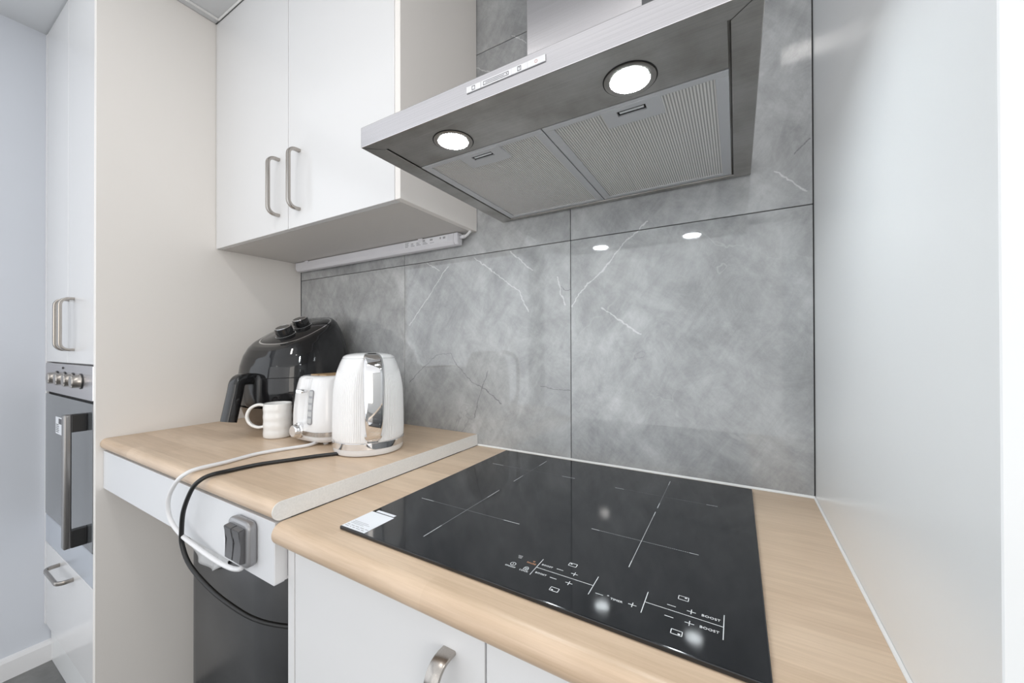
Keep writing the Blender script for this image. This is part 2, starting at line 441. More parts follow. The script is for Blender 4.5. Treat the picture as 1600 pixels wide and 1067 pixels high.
M_GLOSSW = mat('glossy white enamel', (0.78, 0.78, 0.785), 0.16, coat=0.5)
M_CERAM = mat('white glazed ceramic', (0.80, 0.79, 0.77), 0.15, coat=0.4)
M_BLACK = mat('glossy black plastic', (0.010, 0.010, 0.011), 0.07, coat=0.15)
M_BLACKM = mat('satin black plastic', (0.018, 0.018, 0.019), 0.28)
M_CORDB = mat('black cord rubber', (0.012, 0.012, 0.012), 0.35)
M_CORDW = mat('white cord rubber', (0.78, 0.78, 0.79), 0.4)
M_DARK = mat('dark void', (0.02, 0.02, 0.02), 0.8)
M_BIN = bin_mat()
M_LINER = mat('white plastic liner', (0.62, 0.63, 0.64), 0.3)
M_SOCK = mat('silver grey plastic', (0.33, 0.33, 0.34), 0.32, metal=0.5)
M_ROCK = mat('dark grey rocker', (0.10, 0.10, 0.105), 0.35)
M_OVENGLASS = mat('mirror grey oven glass', (0.13, 0.14, 0.15), 0.12, metal=0.3, coat=0.4)
M_BROWN = mat('brown tinted base', (0.10, 0.075, 0.055), 0.25)
M_STRIP = mat('white polycarbonate', (0.74, 0.735, 0.77), 0.4)
M_TOAST = mat('tan slot lining', (0.42, 0.28, 0.15), 0.5)

# ================================================================== THE SETTING
FZ, CZ = 0.06, 2.335          # floor and ceiling
XL = -1.702                   # inner face of the left end panel
XW = -2.295                   # left wall
def struct(name, bm, m, **k): return props(obj(name, bm, m, **k), kind='structure')

wall_back = struct('wall_back', box(-2.45, 2.1, 0.0085, 0.12, FZ - 0.1, CZ + 0.1), M_GROUT)
cols = [(-0.5016, -0.0005), (-1.1016, -0.5016), (-1.7016, -1.1016)]
rows = [(0.872, 1.4705), (1.4705, 2.0705), (2.0705, CZ)]
g = 0.0009
for z0, z1 in rows:
    for x0, x1 in cols:
        obj('tile', box(x0 + g, x1 - g, 0.0, 0.0083, z0 + g, z1 - g, 0.0006, 1), M_TILE, wall_back)
struct('wall_back', box(0.0188, 2.0995, 0.0, 0.0083, FZ, CZ), M_ROOM)
struct('wall_left', box(XW - 0.1, XW, -3.3, 0.0085, FZ - 0.1, CZ + 0.1), M_PAINT)
struct('wall_right', box(2.1, 2.2, -3.3, 0.12, FZ - 0.1, CZ + 0.1), M_ROOM)
struct('wall_front', box(XW - 0.1, 2.2, -3.4, -3.3, FZ - 0.1, CZ + 0.1), M_ROOM)
struct('floor', box(XW - 0.1, 2.2, -3.4, 0.12, FZ - 0.1, FZ), M_FLOOR)
struct('ceiling', box(XW - 0.1, 2.2, -3.4, 0.12, CZ, CZ + 0.1), M_CEIL)
struct('baseboard_left', prism([(XW, FZ), (XW + 0.014, FZ), (XW + 0.014, FZ + 0.060), (XW + 0.010, FZ + 0.070), (XW, FZ + 0.074)], 1, -3.29, -0.567), M_TRIM)
# scribe strips under the ceiling round the cabinets, with their white bead
struct('trim_1', box(XL + 0.0005, XL + 0.026, -0.60, -0.3072, CZ - 0.005, CZ - 0.0005), M_CEIL)
struct('trim_2', box(XL + 0.026, XL + 0.0295, -0.60, -0.3105, CZ - 0.009, CZ - 0.0005, 0.001, 1), M_SIL)
struct('trim_3', box(XL + 0.026, -0.79, -0.3105, -0.3072, CZ - 0.009, CZ - 0.0005, 0.001, 1), M_SIL)
# silicone beads behind and beside the worktop
struct('trim_4', prism([(-0.0002, 0.9003), (-0.0032, 0.9003), (-0.0024, 0.9022), (-0.0002, 0.9045)], 0, -0.797, -0.0005), M_SIL)
struct('trim_5', prism([(-0.0003, 0.9003), (-0.0030, 0.9003), (-0.0022, 0.9018), (-0.0003, 0.9034)], 1, -0.59, -0.005), M_SIL)

# ================================================================== END PANELS
def tagobj(o, label, cat, group=None): return props(o, label, cat, group)
tagobj(obj('end_panel', box(XL - 0.018, XL, -0.597, -0.001, FZ, CZ - 0.005, 0.0008, 1), M_CREAM),
       'tall cream end panel between the oven tower and the wooden worktop', 'panel')
tagobj(obj('end_panel', box(0.0, 0.018, -0.604, -0.001, FZ, CZ - 0.001, 0.0008, 1), M_PANEL),
       'tall cool white end panel to the right of the black hob', 'panel')

# ================================================================== OVEN TOWER
TX0, TX1 = XW + 0.022, XL - 0.0195
tower = empty('tower_cabinet', 'tall white built-in cabinet holding the wall oven', 'cabinet', (-1.99, -0.3, FZ))
obj('carcass', box(TX0, TX1, -0.575, -0.005, FZ + 0.002, CZ - 0.002), M_PANEL, tower)
obj('filler_strip', box(XW + 0.0005, XW + 0.0185, -0.596, -0.30, 0.20, CZ - 0.004, 0.0008, 1), M_TRIM, tower)
obj('kickboard', box(TX0 - 0.018, TX1, -0.580, -0.5755, FZ + 0.001, 0.196), M_PANEL, tower)
TM = (TX0 + TX1) / 2
doors = []
for x0, x1 in ((TX0, TM - 0.001), (TM + 0.001, TX1)):
    d = obj('door', box(x0, x1, -0.5955, -0.5755, 1.1455, CZ - 0.005, 0.0012, 2), M_DOOR, tower); doors.append(d)
for d, hx in zip(doors, (-1.985, -1.925)):
    obj('handle', dhandle((hx, -0.5955, 1.268), (0, 0, 1), (0, -1, 0), (1, 0, 0), 0.160, 0.030), M_STEEL_F, d, angle=40)
dr = obj('drawer_front', box(TX0, TX1, -0.5955, -0.5755, 0.205, 0.498, 0.0012, 2), M_DOOR, tower)
obj('handle', dhandle((-2.005, -0.5955, 0.468), (1, 0, 0), (0, -1, 0), (0, 0, 1), 0.160, 0.034, 0.012), M_STEEL_F, dr, angle=40)

oven = empty('wall_oven', 'built-in grey glass oven with vertical bar handle in the tower', 'oven', (-1.99, -0.58, 0.56))
cp = obj('control_panel', box(TX0 + 0.002, TX1 - 0.002, -0.598, -0.5765, 1.0395, 1.141, 0.002, 2), M_STEEL, oven)
for kx in (-2.110, -2.015, -1.920, -1.835):
    b = lathe([(0.021, 0), (0.021, 0.004), (0.0195, 0.006), (0.0185, 0.021), (0.0165, 0.023)], (kx, -0.598, 1.093), 32, axis=Vector((0, -1, 0)))
    k = obj('knob', b, M_STEEL_F, cp, angle=35)
    obj('knob_collar', lathe([(0.0235, 0), (0.0235, 0.003)], (kx, -0.5975, 1.093), 32, axis=Vector((0, -1, 0))), M_BLACKM, cp, angle=35)
obj('pilot_lamp', lathe([(0.004, 0), (0.003, 0.003)], (-2.035, -0.598, 1.128), 16, axis=Vector((0, -1, 0))), M_BLACKM, cp, angle=35)
od = obj('oven_door', box(TX0 + 0.002, TX1 - 0.002, -0.598, -0.5765, 0.602, 1.032, 0.002, 2), M_OVENGLASS, oven)
obj('door_gap', box(TX0 + 0.002, TX1 - 0.002, -0.590, -0.5765, 1.0325, 1.039), M_DARK, oven)
hb = box(-1.792, -1.766, -0.645, -0.629, 0.622, 1.003, 0.004, 3)
hd = obj('handle', hb, steel('dark brushed bar', (0.30, 0.29, 0.285), 0.3, 0.3, 'Z', brush=(200.0, 200.0, 4.0)), od, angle=40, label='long brushed bar handle on black standoffs')
for z0, z1 in ((0.622, 0.672), (0.952, 1.003)):
    obj('handle_standoff', box(-1.788, -1.767, -0.6305, -0.598, z0, z1, 0.002, 2), M_BLACKM, od)
st = obj('rating_sticker', box(-2.125, -2.045, -0.5990, -0.598, 0.905, 0.962), M_PAPER, od, label='small white rating sticker')
b = None
for i in range(5): b = box(-2.118, -2.085 + 0.004 * (i % 2), -0.5993, -0.5989, 0.911 + i * 0.006, 0.9135 + i * 0.006, bm=b)
b = box(-2.085, -2.05, -0.5993, -0.5989, 0.94, 0.958, bm=b)
props(obj('print', b, M_INK, od), kind='stuff')
obj('vent_strip', box(TX0 + 0.002, TX1 - 0.002, -0.597, -0.5765, 0.5025, 0.599, 0.0015, 1), mat('pale blue steel trim', (0.62, 0.66, 0.72), 0.3, metal=0.6), oven)

# ================================================================== WALL CABINET
wc = empty('wall_cabinet', 'white two-door wall cabinet above the air fryer and kettle', 'cabinet', (-1.25, -0.15, 1.538))
CX0, CX1, CZ0 = XL + 0.0012, -0.7985, 1.5385
b = box(CX0, CX1 - 0.018, -0.286, -0.002, CZ0 + 0.002, CZ - 0.006)
obj('carcass', b, M_PANEL, wc)
obj('side_panel', box(CX1 - 0.0175, CX1, -0.305, -0.002, CZ0, CZ - 0.006, 0.0008, 1), M_CREAM, wc, label='cream side panel facing the range hood')
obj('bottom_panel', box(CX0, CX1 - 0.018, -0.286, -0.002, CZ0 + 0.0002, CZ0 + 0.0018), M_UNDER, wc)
DS = -1.2555
for (x0, x1, hx) in ((CX0 + 0.001, DS - 0.0012, -1.3033), (DS + 0.0012, CX1 - 0.0190, -1.1984)):
    d = obj('door', box(x0, x1, -0.305, -0.2865, CZ0, CZ - 0.008, 0.001, 2), M_DOOR, wc)
    obj('handle', dhandle((hx, -0.305, 1.669), (0, 0, 1), (0, -1, 0), (1, 0, 0), 0.166, 0.032), M_STEEL_F, d, angle=40)

# ---- strip light under it
sl = empty('strip_light', 'slim white strip light fixed under the wall cabinet', 'light', (-1.26, -0.03, 1.535))
sec = [(-0.0335, 1.5365), (-0.0345, 1.513), (-0.028, 1.503), (-0.012, 1.5015), (-0.010, 1.5365)]
obj('body', prism(sec, 0, -1.685, -0.862, bev=0.001), M_STRIP, sl, angle=30)
sec2 = [(y * 1.03, z - 0.0004) if z < 1.53 else (y * 1.03, z) for y, z in sec]
obj('end_cap', prism(sec2, 0, -0.8615, -0.846, bev=0.0015), M_STRIP, sl, angle=30)
for x in (-1.608, -0.995):
    obj('mounting_clip', box(x - 0.010, x + 0.010, -0.0365, -0.0325, 1.526, 1.5382, 0.0008, 1), M_STRIP, sl)
cd = obj('cord', tube(spline([(-0.848, -0.022, 1.524), (-0.835, -0.021, 1.523), (-0.822, -0.020, 1.528), (-0.812, -0.019, 1.536), (-0.808, -0.019, 1.5386)]), 0.0042, 10), M_CORDW, sl, smooth=True)
obj('cord_sleeve', tube([(-0.846, -0.022, 1.524), (-0.828, -0.0205, 1.525)], 0.0058, 12), M_STRIP, sl, smooth=True)
lp = obj('rating_plate', box(-1.068, -0.885, -0.0347, -0.0338, 1.5155, 1.5345), mat('strip label', (0.80, 0.80, 0.83), 0.4), sl)
b = None
rnd = random.Random(3)
for xs, n_ in ((-1.062, 4), (-1.036, 3), (-1.012, 3), (-0.985, 2)):
    for i in range(n_):
        b = box(xs, xs + 0.010 + 0.010 * rnd.random(), -0.0351, -0.0346, 1.5175 + i * 0.0040, 1.5195 + i * 0.0040, bm=b)
b = box(-0.984, -0.976, -0.0351, -0.0346, 1.526, 1.532, bm=b); b = box(-0.955, -0.944, -0.0351, -0.0346, 1.5255, 1.531, bm=b)
b = box(-0.955, -0.938, -0.0351, -0.0346, 1.518, 1.5195, bm=b); b = box(-0.915, -0.910, -0.0351, -0.0346, 1.525, 1.531, bm=b); b = box(-0.902, -0.893, -0.0351, -0.0346, 1.5245, 1.5305, bm=b)
props(obj('print', b, M_INKL, lp), kind='stuff')
# ================================================================== RANGE HOOD
hood = empty('range_hood', 'stainless steel chimney range hood lit by two lamps above the hob', 'range hood', (-0.4015, -0.245, 1.549))
HX0, HX1, HY0, HY1, HZ = -0.7055, -0.1035, -0.486, -0.006, 1.549
IX0, IX1, IY0, IY1 = -0.6715, -0.1345, -0.459, -0.020
HT = HZ + 0.036
b = bmesh.new()
def ringpts(x0, x1, y0, y1, z): return [(x0, y0, z), (x1, y0, z), (x1, y1, z), (x0, y1, z)]
for pair in ((ringpts(HX0, HX1, HY0, HY1, HT), ringpts(HX0, HX1, HY0, HY1, HZ)),
             (ringpts(HX0, HX1, HY0, HY1, HZ), ringpts(IX0, IX1, IY0, IY1, HZ)),
             (ringpts(IX0, IX1, IY0, IY1, HZ), ringpts(IX0, IX1, IY0, IY1, HZ + 0.012))):
    A = [b.verts.new(p) for p in pair[0]]; B = [b.verts.new(p) for p in pair[1]]
    for i in range(4):
        f = b.faces.new((A[i], A[(i + 1) % 4], B[(i + 1) % 4], B[i]))
b.faces.new([b.verts.new(p) for p in ringpts(HX0, HX1, HY0, HY1, HT)])
b.faces.new([b.verts.new(p) for p in ringpts(IX0, IX1, IY0, IY1, HZ + 0.012)])
bmesh.ops.remove_doubles(b, verts=b.verts, dist=1e-6)
ed = [e for e in b.edges if all(abs(v.co.z - HZ) < 1e-6 for v in e.verts) and all(min(abs(v.co.x - HX0), abs(v.co.x - HX1)) < 1e-6 for v in e.verts) and
      (abs(e.verts[0].co.y - e.verts[1].co.y) > 0.1 or True)]
ed = [e for e in ed if e.is_manifold]
bmesh.ops.recalc_face_normals(b, faces=b.faces)
for f in b.faces:
    f.material_index = 1 if (abs(f.normal.z) > 0.9 and f.calc_center_median().z < HZ + 0.013) or (f.calc_center_median().z < HZ + 0.0119 and f.calc_center_median().z > HZ + 0.001 and abs(f.calc_center_median().y - (IY0 + IY1) / 2) < 0.25 and HX0 + 0.02 < f.calc_center_median().x < HX1 - 0.02 and f.calc_center_median().y > HY0 + 0.01 and f.calc_center_median().y < HY1 - 0.005) else 0
me_b = b
can = obj('canopy', me_b, [M_STEEL, M_STEEL_U], hood)
bv = can.modifiers.new('bevel', 'BEVEL'); bv.width = 0.0012; bv.segments = 2; bv.limit_method = 'ANGLE'; bv.angle_limit = math.radians(60)
# mitred seams on the underside of the rim
for (ax, ay, bx_, by_) in ((HX1, HY0, IX1, IY0), (HX0, HY0, IX0, IY0)):
    dd = Vector((bx_ - ax, by_ - ay, 0)); n_ = Vector((-dd.y, dd.x, 0)).normalized() * 0.0004
    bb = bmesh.new(); bb.faces.new([bb.verts.new(p) for p in (Vector((ax, ay, HZ - 0.0002)) + dd * 0.05 + n_, Vector((ax, ay, HZ - 0.0002)) + dd * 0.05 - n_, Vector((bx_, by_, HZ - 0.0002)) - n_, Vector((bx_, by_, HZ - 0.0002)) + n_)])
    obj('mitre_seam', bb, M_DARK, hood)
obj('chimney', box(-0.5225, -0.2795, -0.200, -0.004, HT - 0.001, CZ - 0.003, 0.0015, 2), M_STEEL, hood)
LY = -0.3735
obj('lamp_panel', box(IX0 + 0.0025, IX1 - 0.0025, IY0 + 0.0012, LY - 0.0006, HZ + 0.002, HZ + 0.0118, 0.0008, 1), M_STEEL_U, hood)
for lx in (-0.5513, -0.2517):
    c = (lx, -0.4174, HZ + 0.002)
    rg = obj('lamp_ring', lathe([(0.0335, 0.0), (0.0335, -0.0012), (0.030, -0.0022), (0.026, -0.0015), (0.0255, 0.0)], c, 48), M_STEEL_U, hood, angle=40)
    obj('groove', lathe([(0.0352, -0.0002), (0.0336, -0.0002)], c, 48, cap0=False, cap1=False), M_DARK, hood)
    obj('led_lens', lathe([(0.0245, 0.0), (0.0235, -0.0018), (0.018, -0.0026), (0.008, -0.003)], c, 40), M_LED, rg, smooth=True, label='glowing cold white lamp lens')
SX = -0.4045
for (x0, x1, px0, px1) in ((IX0 + 0.003, SX - 0.001, -0.580, -0.492), (SX + 0.001, IX1 - 0.003, -0.308, -0.222)):
    fl = obj('grease_filter', box(x0, x1, LY + 0.001, IY1 - 0.002, HZ + 0.004, HZ + 0.0115), M_ALU, hood, label='aluminium mesh grease filter with recessed latch')
    y0, y1 = LY + 0.001, IY1 - 0.002
    fw = 0.016
    b = None
    for q in ((x0, x1, y0, y0 + 0.012), (x0, x1, y1 - 0.012, y1), (x0, x0 + fw, y0 + 0.012, y1 - 0.012), (x1 - fw, x1, y0 + 0.012, y1 - 0.012)):
        b = box(*q, HZ + 0.0015, HZ + 0.0042, 0.0005, 1, bm=b)
    obj('frame', b, M_ALU, fl)
    obj('mesh_panel', quad(x0 + fw, x1 - fw, y0 + 0.012, y1 - 0.012, HZ + 0.0035), M_MESH, fl)
    ly0, ly1 = y0 + 0.006, y0 + 0.054
    b = None
    sx0, sx1, sy0, sy1 = px0 + 0.022, px1 - 0.022, ly0 + 0.010, ly0 + 0.024
    for q in ((px0, px1, ly0, sy0), (px0, px1, sy1, ly1), (px0, sx0, sy0, sy1), (sx1, px1, sy0, sy1)):
        b = box(*q, HZ + 0.0006, HZ + 0.0036, bm=b)
    bmesh.ops.remove_doubles(b, verts=b.verts, dist=1e-5)
    lt = obj('latch_plate', b, M_ALU, fl)
    obj('latch_recess', box(sx0, sx1, sy0, sy1, HZ + 0.0030, HZ + 0.0036), M_DARK, fl)
    obj('latch_pull', box(sx0 + 0.003, sx1 - 0.003, sy0 + 0.004, sy0 + 0.009, HZ + 0.0014, HZ + 0.0032, 0.0006, 1), M_CHROME, fl)
cs = obj('control_strip', box(-0.4700, -0.3425, HY0 - 0.0008, HY0 + 0.001, 1.5656, 1.5752), M_INKL, hood)
for x0, x1 in ((-0.4698, -0.4447), (-0.4440, -0.3937), (-0.3935, -0.3689), (-0.3687, -0.3427)):
    obj('button', box(x0, x1, HY0 - 0.0016, HY0 - 0.0007, 1.5659, 1.5749, 0.0002, 1), mat('pale button', (0.78, 0.78, 0.80), 0.4), cs)
def outline_xz(x0, x1, z0, z1, y, t, bm=None):
    for q in ((x0, x1, z0, z0 + t), (x0, x1, z1 - t, z1), (x0, x0 + t, z0, z1), (x1 - t, x1, z0, z1)):
        bm = box(q[0], q[1], y - 0.0002, y + 0.0001, q[2], q[3], bm=bm)
    return bm
yy = HY0 - 0.0017
b = outline_xz(-0.4600, -0.4545, 1.5675, 1.5733, yy, 0.0006)
b = outline_xz(-0.4400, -0.3980, 1.5678, 1.5730, yy, 0.0006, b)
b = box(-0.4360, -0.4050, yy - 0.0002, yy + 0.0001, 1.5701, 1.5707, bm=b)
b = box(-0.4018, -0.4004, yy - 0.0002, yy + 0.0001, 1.5698, 1.5712, bm=b)
b = outline_xz(-0.3840, -0.3785, 1.5675, 1.5733, yy, 0.0006, b)
b = box(-0.3815, -0.3809, yy - 0.0002, yy + 0.0001, 1.5700, 1.5730, bm=b)
props(obj('icons', b, M_INK, cs), kind='stuff')
obj('lamp_icon', lathe([(0.0022, 0), (0.0022, 0.0002), (0.0016, 0.0002), (0.0016, 0)], (-0.3560, yy + 0.0001, 1.5704), 20, axis=Vector((0, -1, 0)), cap0=False, cap1=False), mat('pale red print', (0.6, 0.35, 0.33), 0.5), cs)

# ================================================================== WORKTOPS
def nose_profile(yb, yf, z0, z1):
    r = (z1 - z0) / 2; pts = [(yb, z0), (yb, z1)]
    zc = (z0 + z1) / 2
    for k in range(17):
        a = PI / 2 + PI * k / 16
        pts.append((yf + r + r * 1.0 * math.cos(a), zc + r * math.sin(a)))
    return pts
rt = empty('raised_worktop', 'raised maple laminate worktop carrying kettle and air fryer', 'worktop', (-1.25, -0.3, 0.9025))
obj('slab', prism(nose_profile(-0.001, -0.588, 0.9022, 0.9334), 0, XL + 0.0006, -0.7995), M_WOOD, rt, angle=35)
obj('end_strip', prism(nose_profile(-0.001, -0.5885, 0.9018, 0.9338), 0, -0.7993, -0.7978), M_EDGE, rt, angle=35, label='off-white edge strip on the cut end')
lt_ = empty('hob_worktop', 'maple laminate worktop with the black hob set in', 'worktop', (-0.4, -0.3, 0.863))
obj('slab', prism(nose_profile(-0.001, -0.590, 0.862, 0.9), 0, -0.7975, -0.0006), M_WOOD, lt_, angle=35)

# ---- apron rail under the raised worktop
ap = empty('apron_rail', 'pale grey apron rail under the raised worktop', 'rail', (-1.25, -0.57, 0.79))
obj('board', box(XL + 0.0008, -0.806, -0.581, -0.563, 0.791, 0.8985, 0.001, 2), M_RAIL, ap)
obj('end_channel', box(-0.8058, -0.8040, -0.5805, -0.553, 0.794, 0.8980), M_TRIM, ap)
obj('metal_profile', prism([(-0.8035, -0.560), (-0.8035, -0.548), (-0.8022, -0.548), (-0.8022, -0.5585), (-0.8008, -0.5585), (-0.8008, -0.560)], 2, 0.800, 0.862), M_SOCK, ap)
# ---- double rocker switch on the apron
sw = empty('rocker_switch', 'grey double rocker switch on the apron rail', 'switch', (-0.905, -0.5815, 0.84))
SWX0, SWX1, SWZ0, SWZ1 = -0.928, -0.856, 0.811, 0.890
def plate_front(x0, x1, z0, z1, y0, y1, r, n=5):
    pts = [(p[0] + (x0 + x1) / 2, p[1] + (z0 + z1) / 2) for p in rrect(x1 - x0, z1 - z0, r, n)]
    return prism(pts, 1, y0, y1)
b = plate_front(SWX0, SWX1, SWZ0, SWZ1, -0.5815, -0.598, 0.012)
o = obj('housing', b, M_SOCK, sw, angle=40)
bv = o.modifiers.new('bevel', 'BEVEL'); bv.width = 0.005; bv.segments = 3; bv.limit_method = 'ANGLE'; bv.angle_limit = math.radians(60)
for x0, x1 in ((SWX0 + 0.009, (SWX0 + SWX1) / 2 - 0.0008), ((SWX0 + SWX1) / 2 + 0.0008, SWX1 - 0.009)):
    b = prism([(-0.597, SWZ0 + 0.009), (-0.6065, SWZ0 + 0.011), (-0.6040, (SWZ0 + SWZ1) / 2 + 0.004), (-0.6085, SWZ1 - 0.011), (-0.597, SWZ1 - 0.009)], 0, x0, x1, bev=0.0012)
    obj('rocker', b, M_ROCK, sw, angle=30)

# ================================================================== BASE CABINET
bc = empty('base_cabinet', 'white base cabinet under the hob worktop', 'cabinet', (-0.4, -0.3, FZ))
obj('carcass', box(-0.7815, -0.0015, -0.541, -0.004, FZ + 0.1, 0.8605), M_PANEL, bc)
obj('side_panel', box(-0.7998, -0.782, -0.561, -0.004, FZ + 0.001, 0.8612, 0.0008, 1), M_DOOR, bc)
obj('kickboard', box(-0.7815, -0.0015, -0.50, -0.485, FZ + 0.001, FZ + 0.099), M_PANEL, bc)
for x0, x1, hx in ((-0.7805, -0.3902, -0.4435), (-0.3876, -0.0025, -0.060)):
    d = obj('door', box(x0, x1, -0.560, -0.5415, FZ + 0.102, 0.8585, 0.0012, 2), M_DOOR, bc)
    obj('handle', dhandle((hx, -0.560, 0.729), (0, 0, 1), (0, -1, 0), (1, 0, 0), 0.170, 0.034, 0.021, 0.006, 0.024), M_STEEL_F, d, angle=40)

# ================================================================== HOB
hob = empty('induction_hob', 'black glass induction hob with white print in the worktop', 'hob', (-0.395, -0.28, 0.9))
OX0, OX1, OY0, OY1, OZ = -0.6860, -0.1048, -0.5420, -0.0215, 0.906
obj('glass', box(OX0, OX1, OY0, OY1, 0.9004, OZ, 0.0012, 2), M_BLACKGLASS, hob)
mz = OZ + 0.00015
def hline(x0, x1, y, t=0.0009, bm=None): return quad(x0, x1, y - t / 2, y + t / 2, mz, bm)
def vline(x, y0, y1, t=0.0009, bm=None): return quad(x - t / 2, x + t / 2, y0, y1, mz, bm)
def zone(cx, cy, hx, y0, y1, xb, faint):
    b = hline(cx - hx, cx - hx + xb, cy); b = hline(cx + hx - xb, cx + hx, cy, bm=b)
    b = vline(cx, y0, y0 + xb * 1.4, bm=b); b = vline(cx, y1 - xb * 1.4, y1, bm=b)
    props(obj('zone_mark', b, M_PRINT, hob), kind='stuff')
    b = None
    n = 46
    for k in range(n):
        x = cx - hx + xb + (2 * hx - 2 * xb) * k / n; b = hline(x, x + (2 * hx - 2 * xb) / n * 0.55, cy, 0.0008, b)
    b = vline(cx, y0 + xb * 1.4, y1 - xb * 1.4, 0.0007, b)
    props(obj('zone_mark', b, faint, hob), kind='stuff')
zone(-0.5437, -0.3912, 0.107, -0.500, -0.283, 0.030, mat('grey print', (0.30, 0.31, 0.32), 0.5))
zone(-0.5437, -0.1430, 0.107, -0.225, -0.060, 0.030, M_PRINTD)
zone(-0.2537, -0.3470, 0.0765, -0.4247, -0.232, 0.012, mat('light grey print', (0.52, 0.53, 0.54), 0.5))
zone(-0.2537, -0.1530, 0.0925, -0.214, -0.058, 0.018, M_PRINTD)
b = None
for x, y0, y1 in ((-0.3583, -0.5047, -0.4646), (-0.2814, -0.5047, -0.4654), (-0.2217, -0.5055, -0.4651), (-0.1434, -0.5047, -0.4645)): b = vline(x, y0, y1, 0.0008, b)
b = hline(-0.3583, -0.2814, -0.4860, 0.0008, b); b = hline(-0.2217, -0.1434, -0.4850, 0.0008, b)
def plus(x, y, bm): return vline(x, y - 0.004, y + 0.004, 0.0009, hline(x - 0.0045, x + 0.0045, y, 0.0009, bm))
def minus(x, y, bm): return hline(x - 0.0045, x + 0.0045, y, 0.0009, bm)
for x, y in ((-0.3094, -0.4755), (-0.3088, -0.4963), (-0.2326, -0.4975), (-0.1745, -0.4767), (-0.1745, -0.4966)): b = plus(x, y, b)
for x, y in ((-0.3293, -0.4757), (-0.3295, -0.4969), (-0.2703, -0.4979), (-0.1946, -0.4767), (-0.1945, -0.4965)): b = minus(x, y, b)
def square(x, y, dx, dy, bm):
    w_, h_, t = 0.0052, 0.0034, 0.0008
    bm = hline(x - w_, x + w_, y - h_, t, bm); bm = hline(x - w_, x + w_, y + h_, t, bm)
    bm = vline(x - w_, y - h_, y + h_, t, bm); bm = vline(x + w_, y - h_, y + h_, t, bm)
    return quad(x + dx * 0.0024 - 0.0012, x + dx * 0.0024 + 0.0012, y + dy * 0.0014 - 0.0009, y + dy * 0.0014 + 0.0009, mz, bm)
b = square(-0.3187, -0.4572, -1, 1, b); b = square(-0.3192, -0.5165, -1, -1, b)
b = square(-0.1844, -0.4567, 1, 1, b); b = square(-0.1844, -0.5172, 1, -1, b)
# power, lock and plate symbols
def arc_ring(cx, cy, r, t, a0, a1, bm, n=20):
    q = bmesh.new(); prev = None
    for k in range(n + 1):
        a = a0 + (a1 - a0) * k / n
        p0 = q.verts.new((cx + (r - t / 2) * math.cos(a), cy + (r - t / 2) * math.sin(a), mz)); p1 = q.verts.new((cx + (r + t / 2) * math.cos(a), cy + (r + t / 2) * math.sin(a), mz))
        if prev: q.faces.new((prev[0], p0, p1, prev[1]))
        prev = (p0, p1)
    return merge(bm, q)
b = arc_ring(-0.3885, -0.4945, 0.0036, 0.0007, 0, 2 * PI, b); b = vline(-0.3885, -0.4962, -0.4925, 0.0007, b)
b = arc_ring(-0.3685, -0.4938, 0.0024, 0.0007, 0, PI, b); b = hline(-0.3717, -0.3653, -0.4942, 0.0008, b); b = hline(-0.3717, -0.3653, -0.4978, 0.0008, b)
b = vline(-0.3714, -0.4978, -0.4940, 0.0008, b); b = vline(-0.3656, -0.4978, -0.4940, 0.0008, b); b = vline(-0.3685, -0.4966, -0.4952, 0.0010, b)
for i in range(3): b = hline(-0.3925 + 0.0012 * i, -0.3850 - 0.0012 * (2 - i) * 0.3, -0.4725 - 0.0026 * i, 0.0006, b)
props(obj('control_print', b, M_PRINT, hob), kind='stuff')
b = None
for s, x, y, z_ in (('BOOST', -0.3470, -0.4768, 0.0043), ('BOOST', -0.3468, -0.4966, 0.0043), ('TIMER', -0.2500, -0.4990, 0.0046), ('BOOST', -0.1555, -0.4766, 0.0050), ('BOOST', -0.1560, -0.4962, 0.0050),
                    ('ON/OFF', -0.3893, -0.5013, 0.0038), ('LOCK', -0.3690, -0.5013, 0.0042), ('*', -0.2605, -0.4965, 0.005)):
    b = text_bm(s, z_, Vector((x, y, mz)), FLAT @ Matrix.Diagonal((1.12, 1, 1)), b)
props(obj('control_lettering', b, M_PRINT, hob), kind='stuff')
b = text_bm('PAUSE', 0.0042, Vector((-0.3680, -0.4815, mz)), FLAT @ Matrix.Diagonal((1.12, 1, 1)))
b = vline(-0.3672, -0.4775, -0.4745, 0.0007, b); b = vline(-0.3656, -0.4775, -0.4745, 0.0007, b)
props(obj('pause_lettering', b, M_PRINTO, hob), kind='stuff')
stk = obj('sticker', box(-0.6845, -0.6300, -0.5395, -0.4790, OZ + 0.0001, OZ + 0.0004), M_PAPER, hob, label='white product sticker on the front left corner')
b = None
rnd = random.Random(5)
for i, wd in enumerate((0.034, 0.040, 0.030)): b = quad(-0.680, -0.680 + wd, -0.5180 - i * 0.0036, -0.5170 - i * 0.0036, OZ + 0.0006, b)
for i in range(2):
    x = -0.681
    for k in range(5):
        wd = 0.003 + 0.006 * rnd.random(); b = quad(x, x + wd, -0.5315 - i * 0.0045, -0.5300 - i * 0.0045, OZ + 0.0006, b); x += wd + 0.003
props(obj('sticker_print', b, M_INKL, stk), kind='stuff')
obj('sticker_tag', box(-0.6770, -0.6335, -0.4765, -0.4705, OZ + 0.0001, OZ + 0.0004), M_PAPER, hob, label='narrow strip torn beside the sticker')

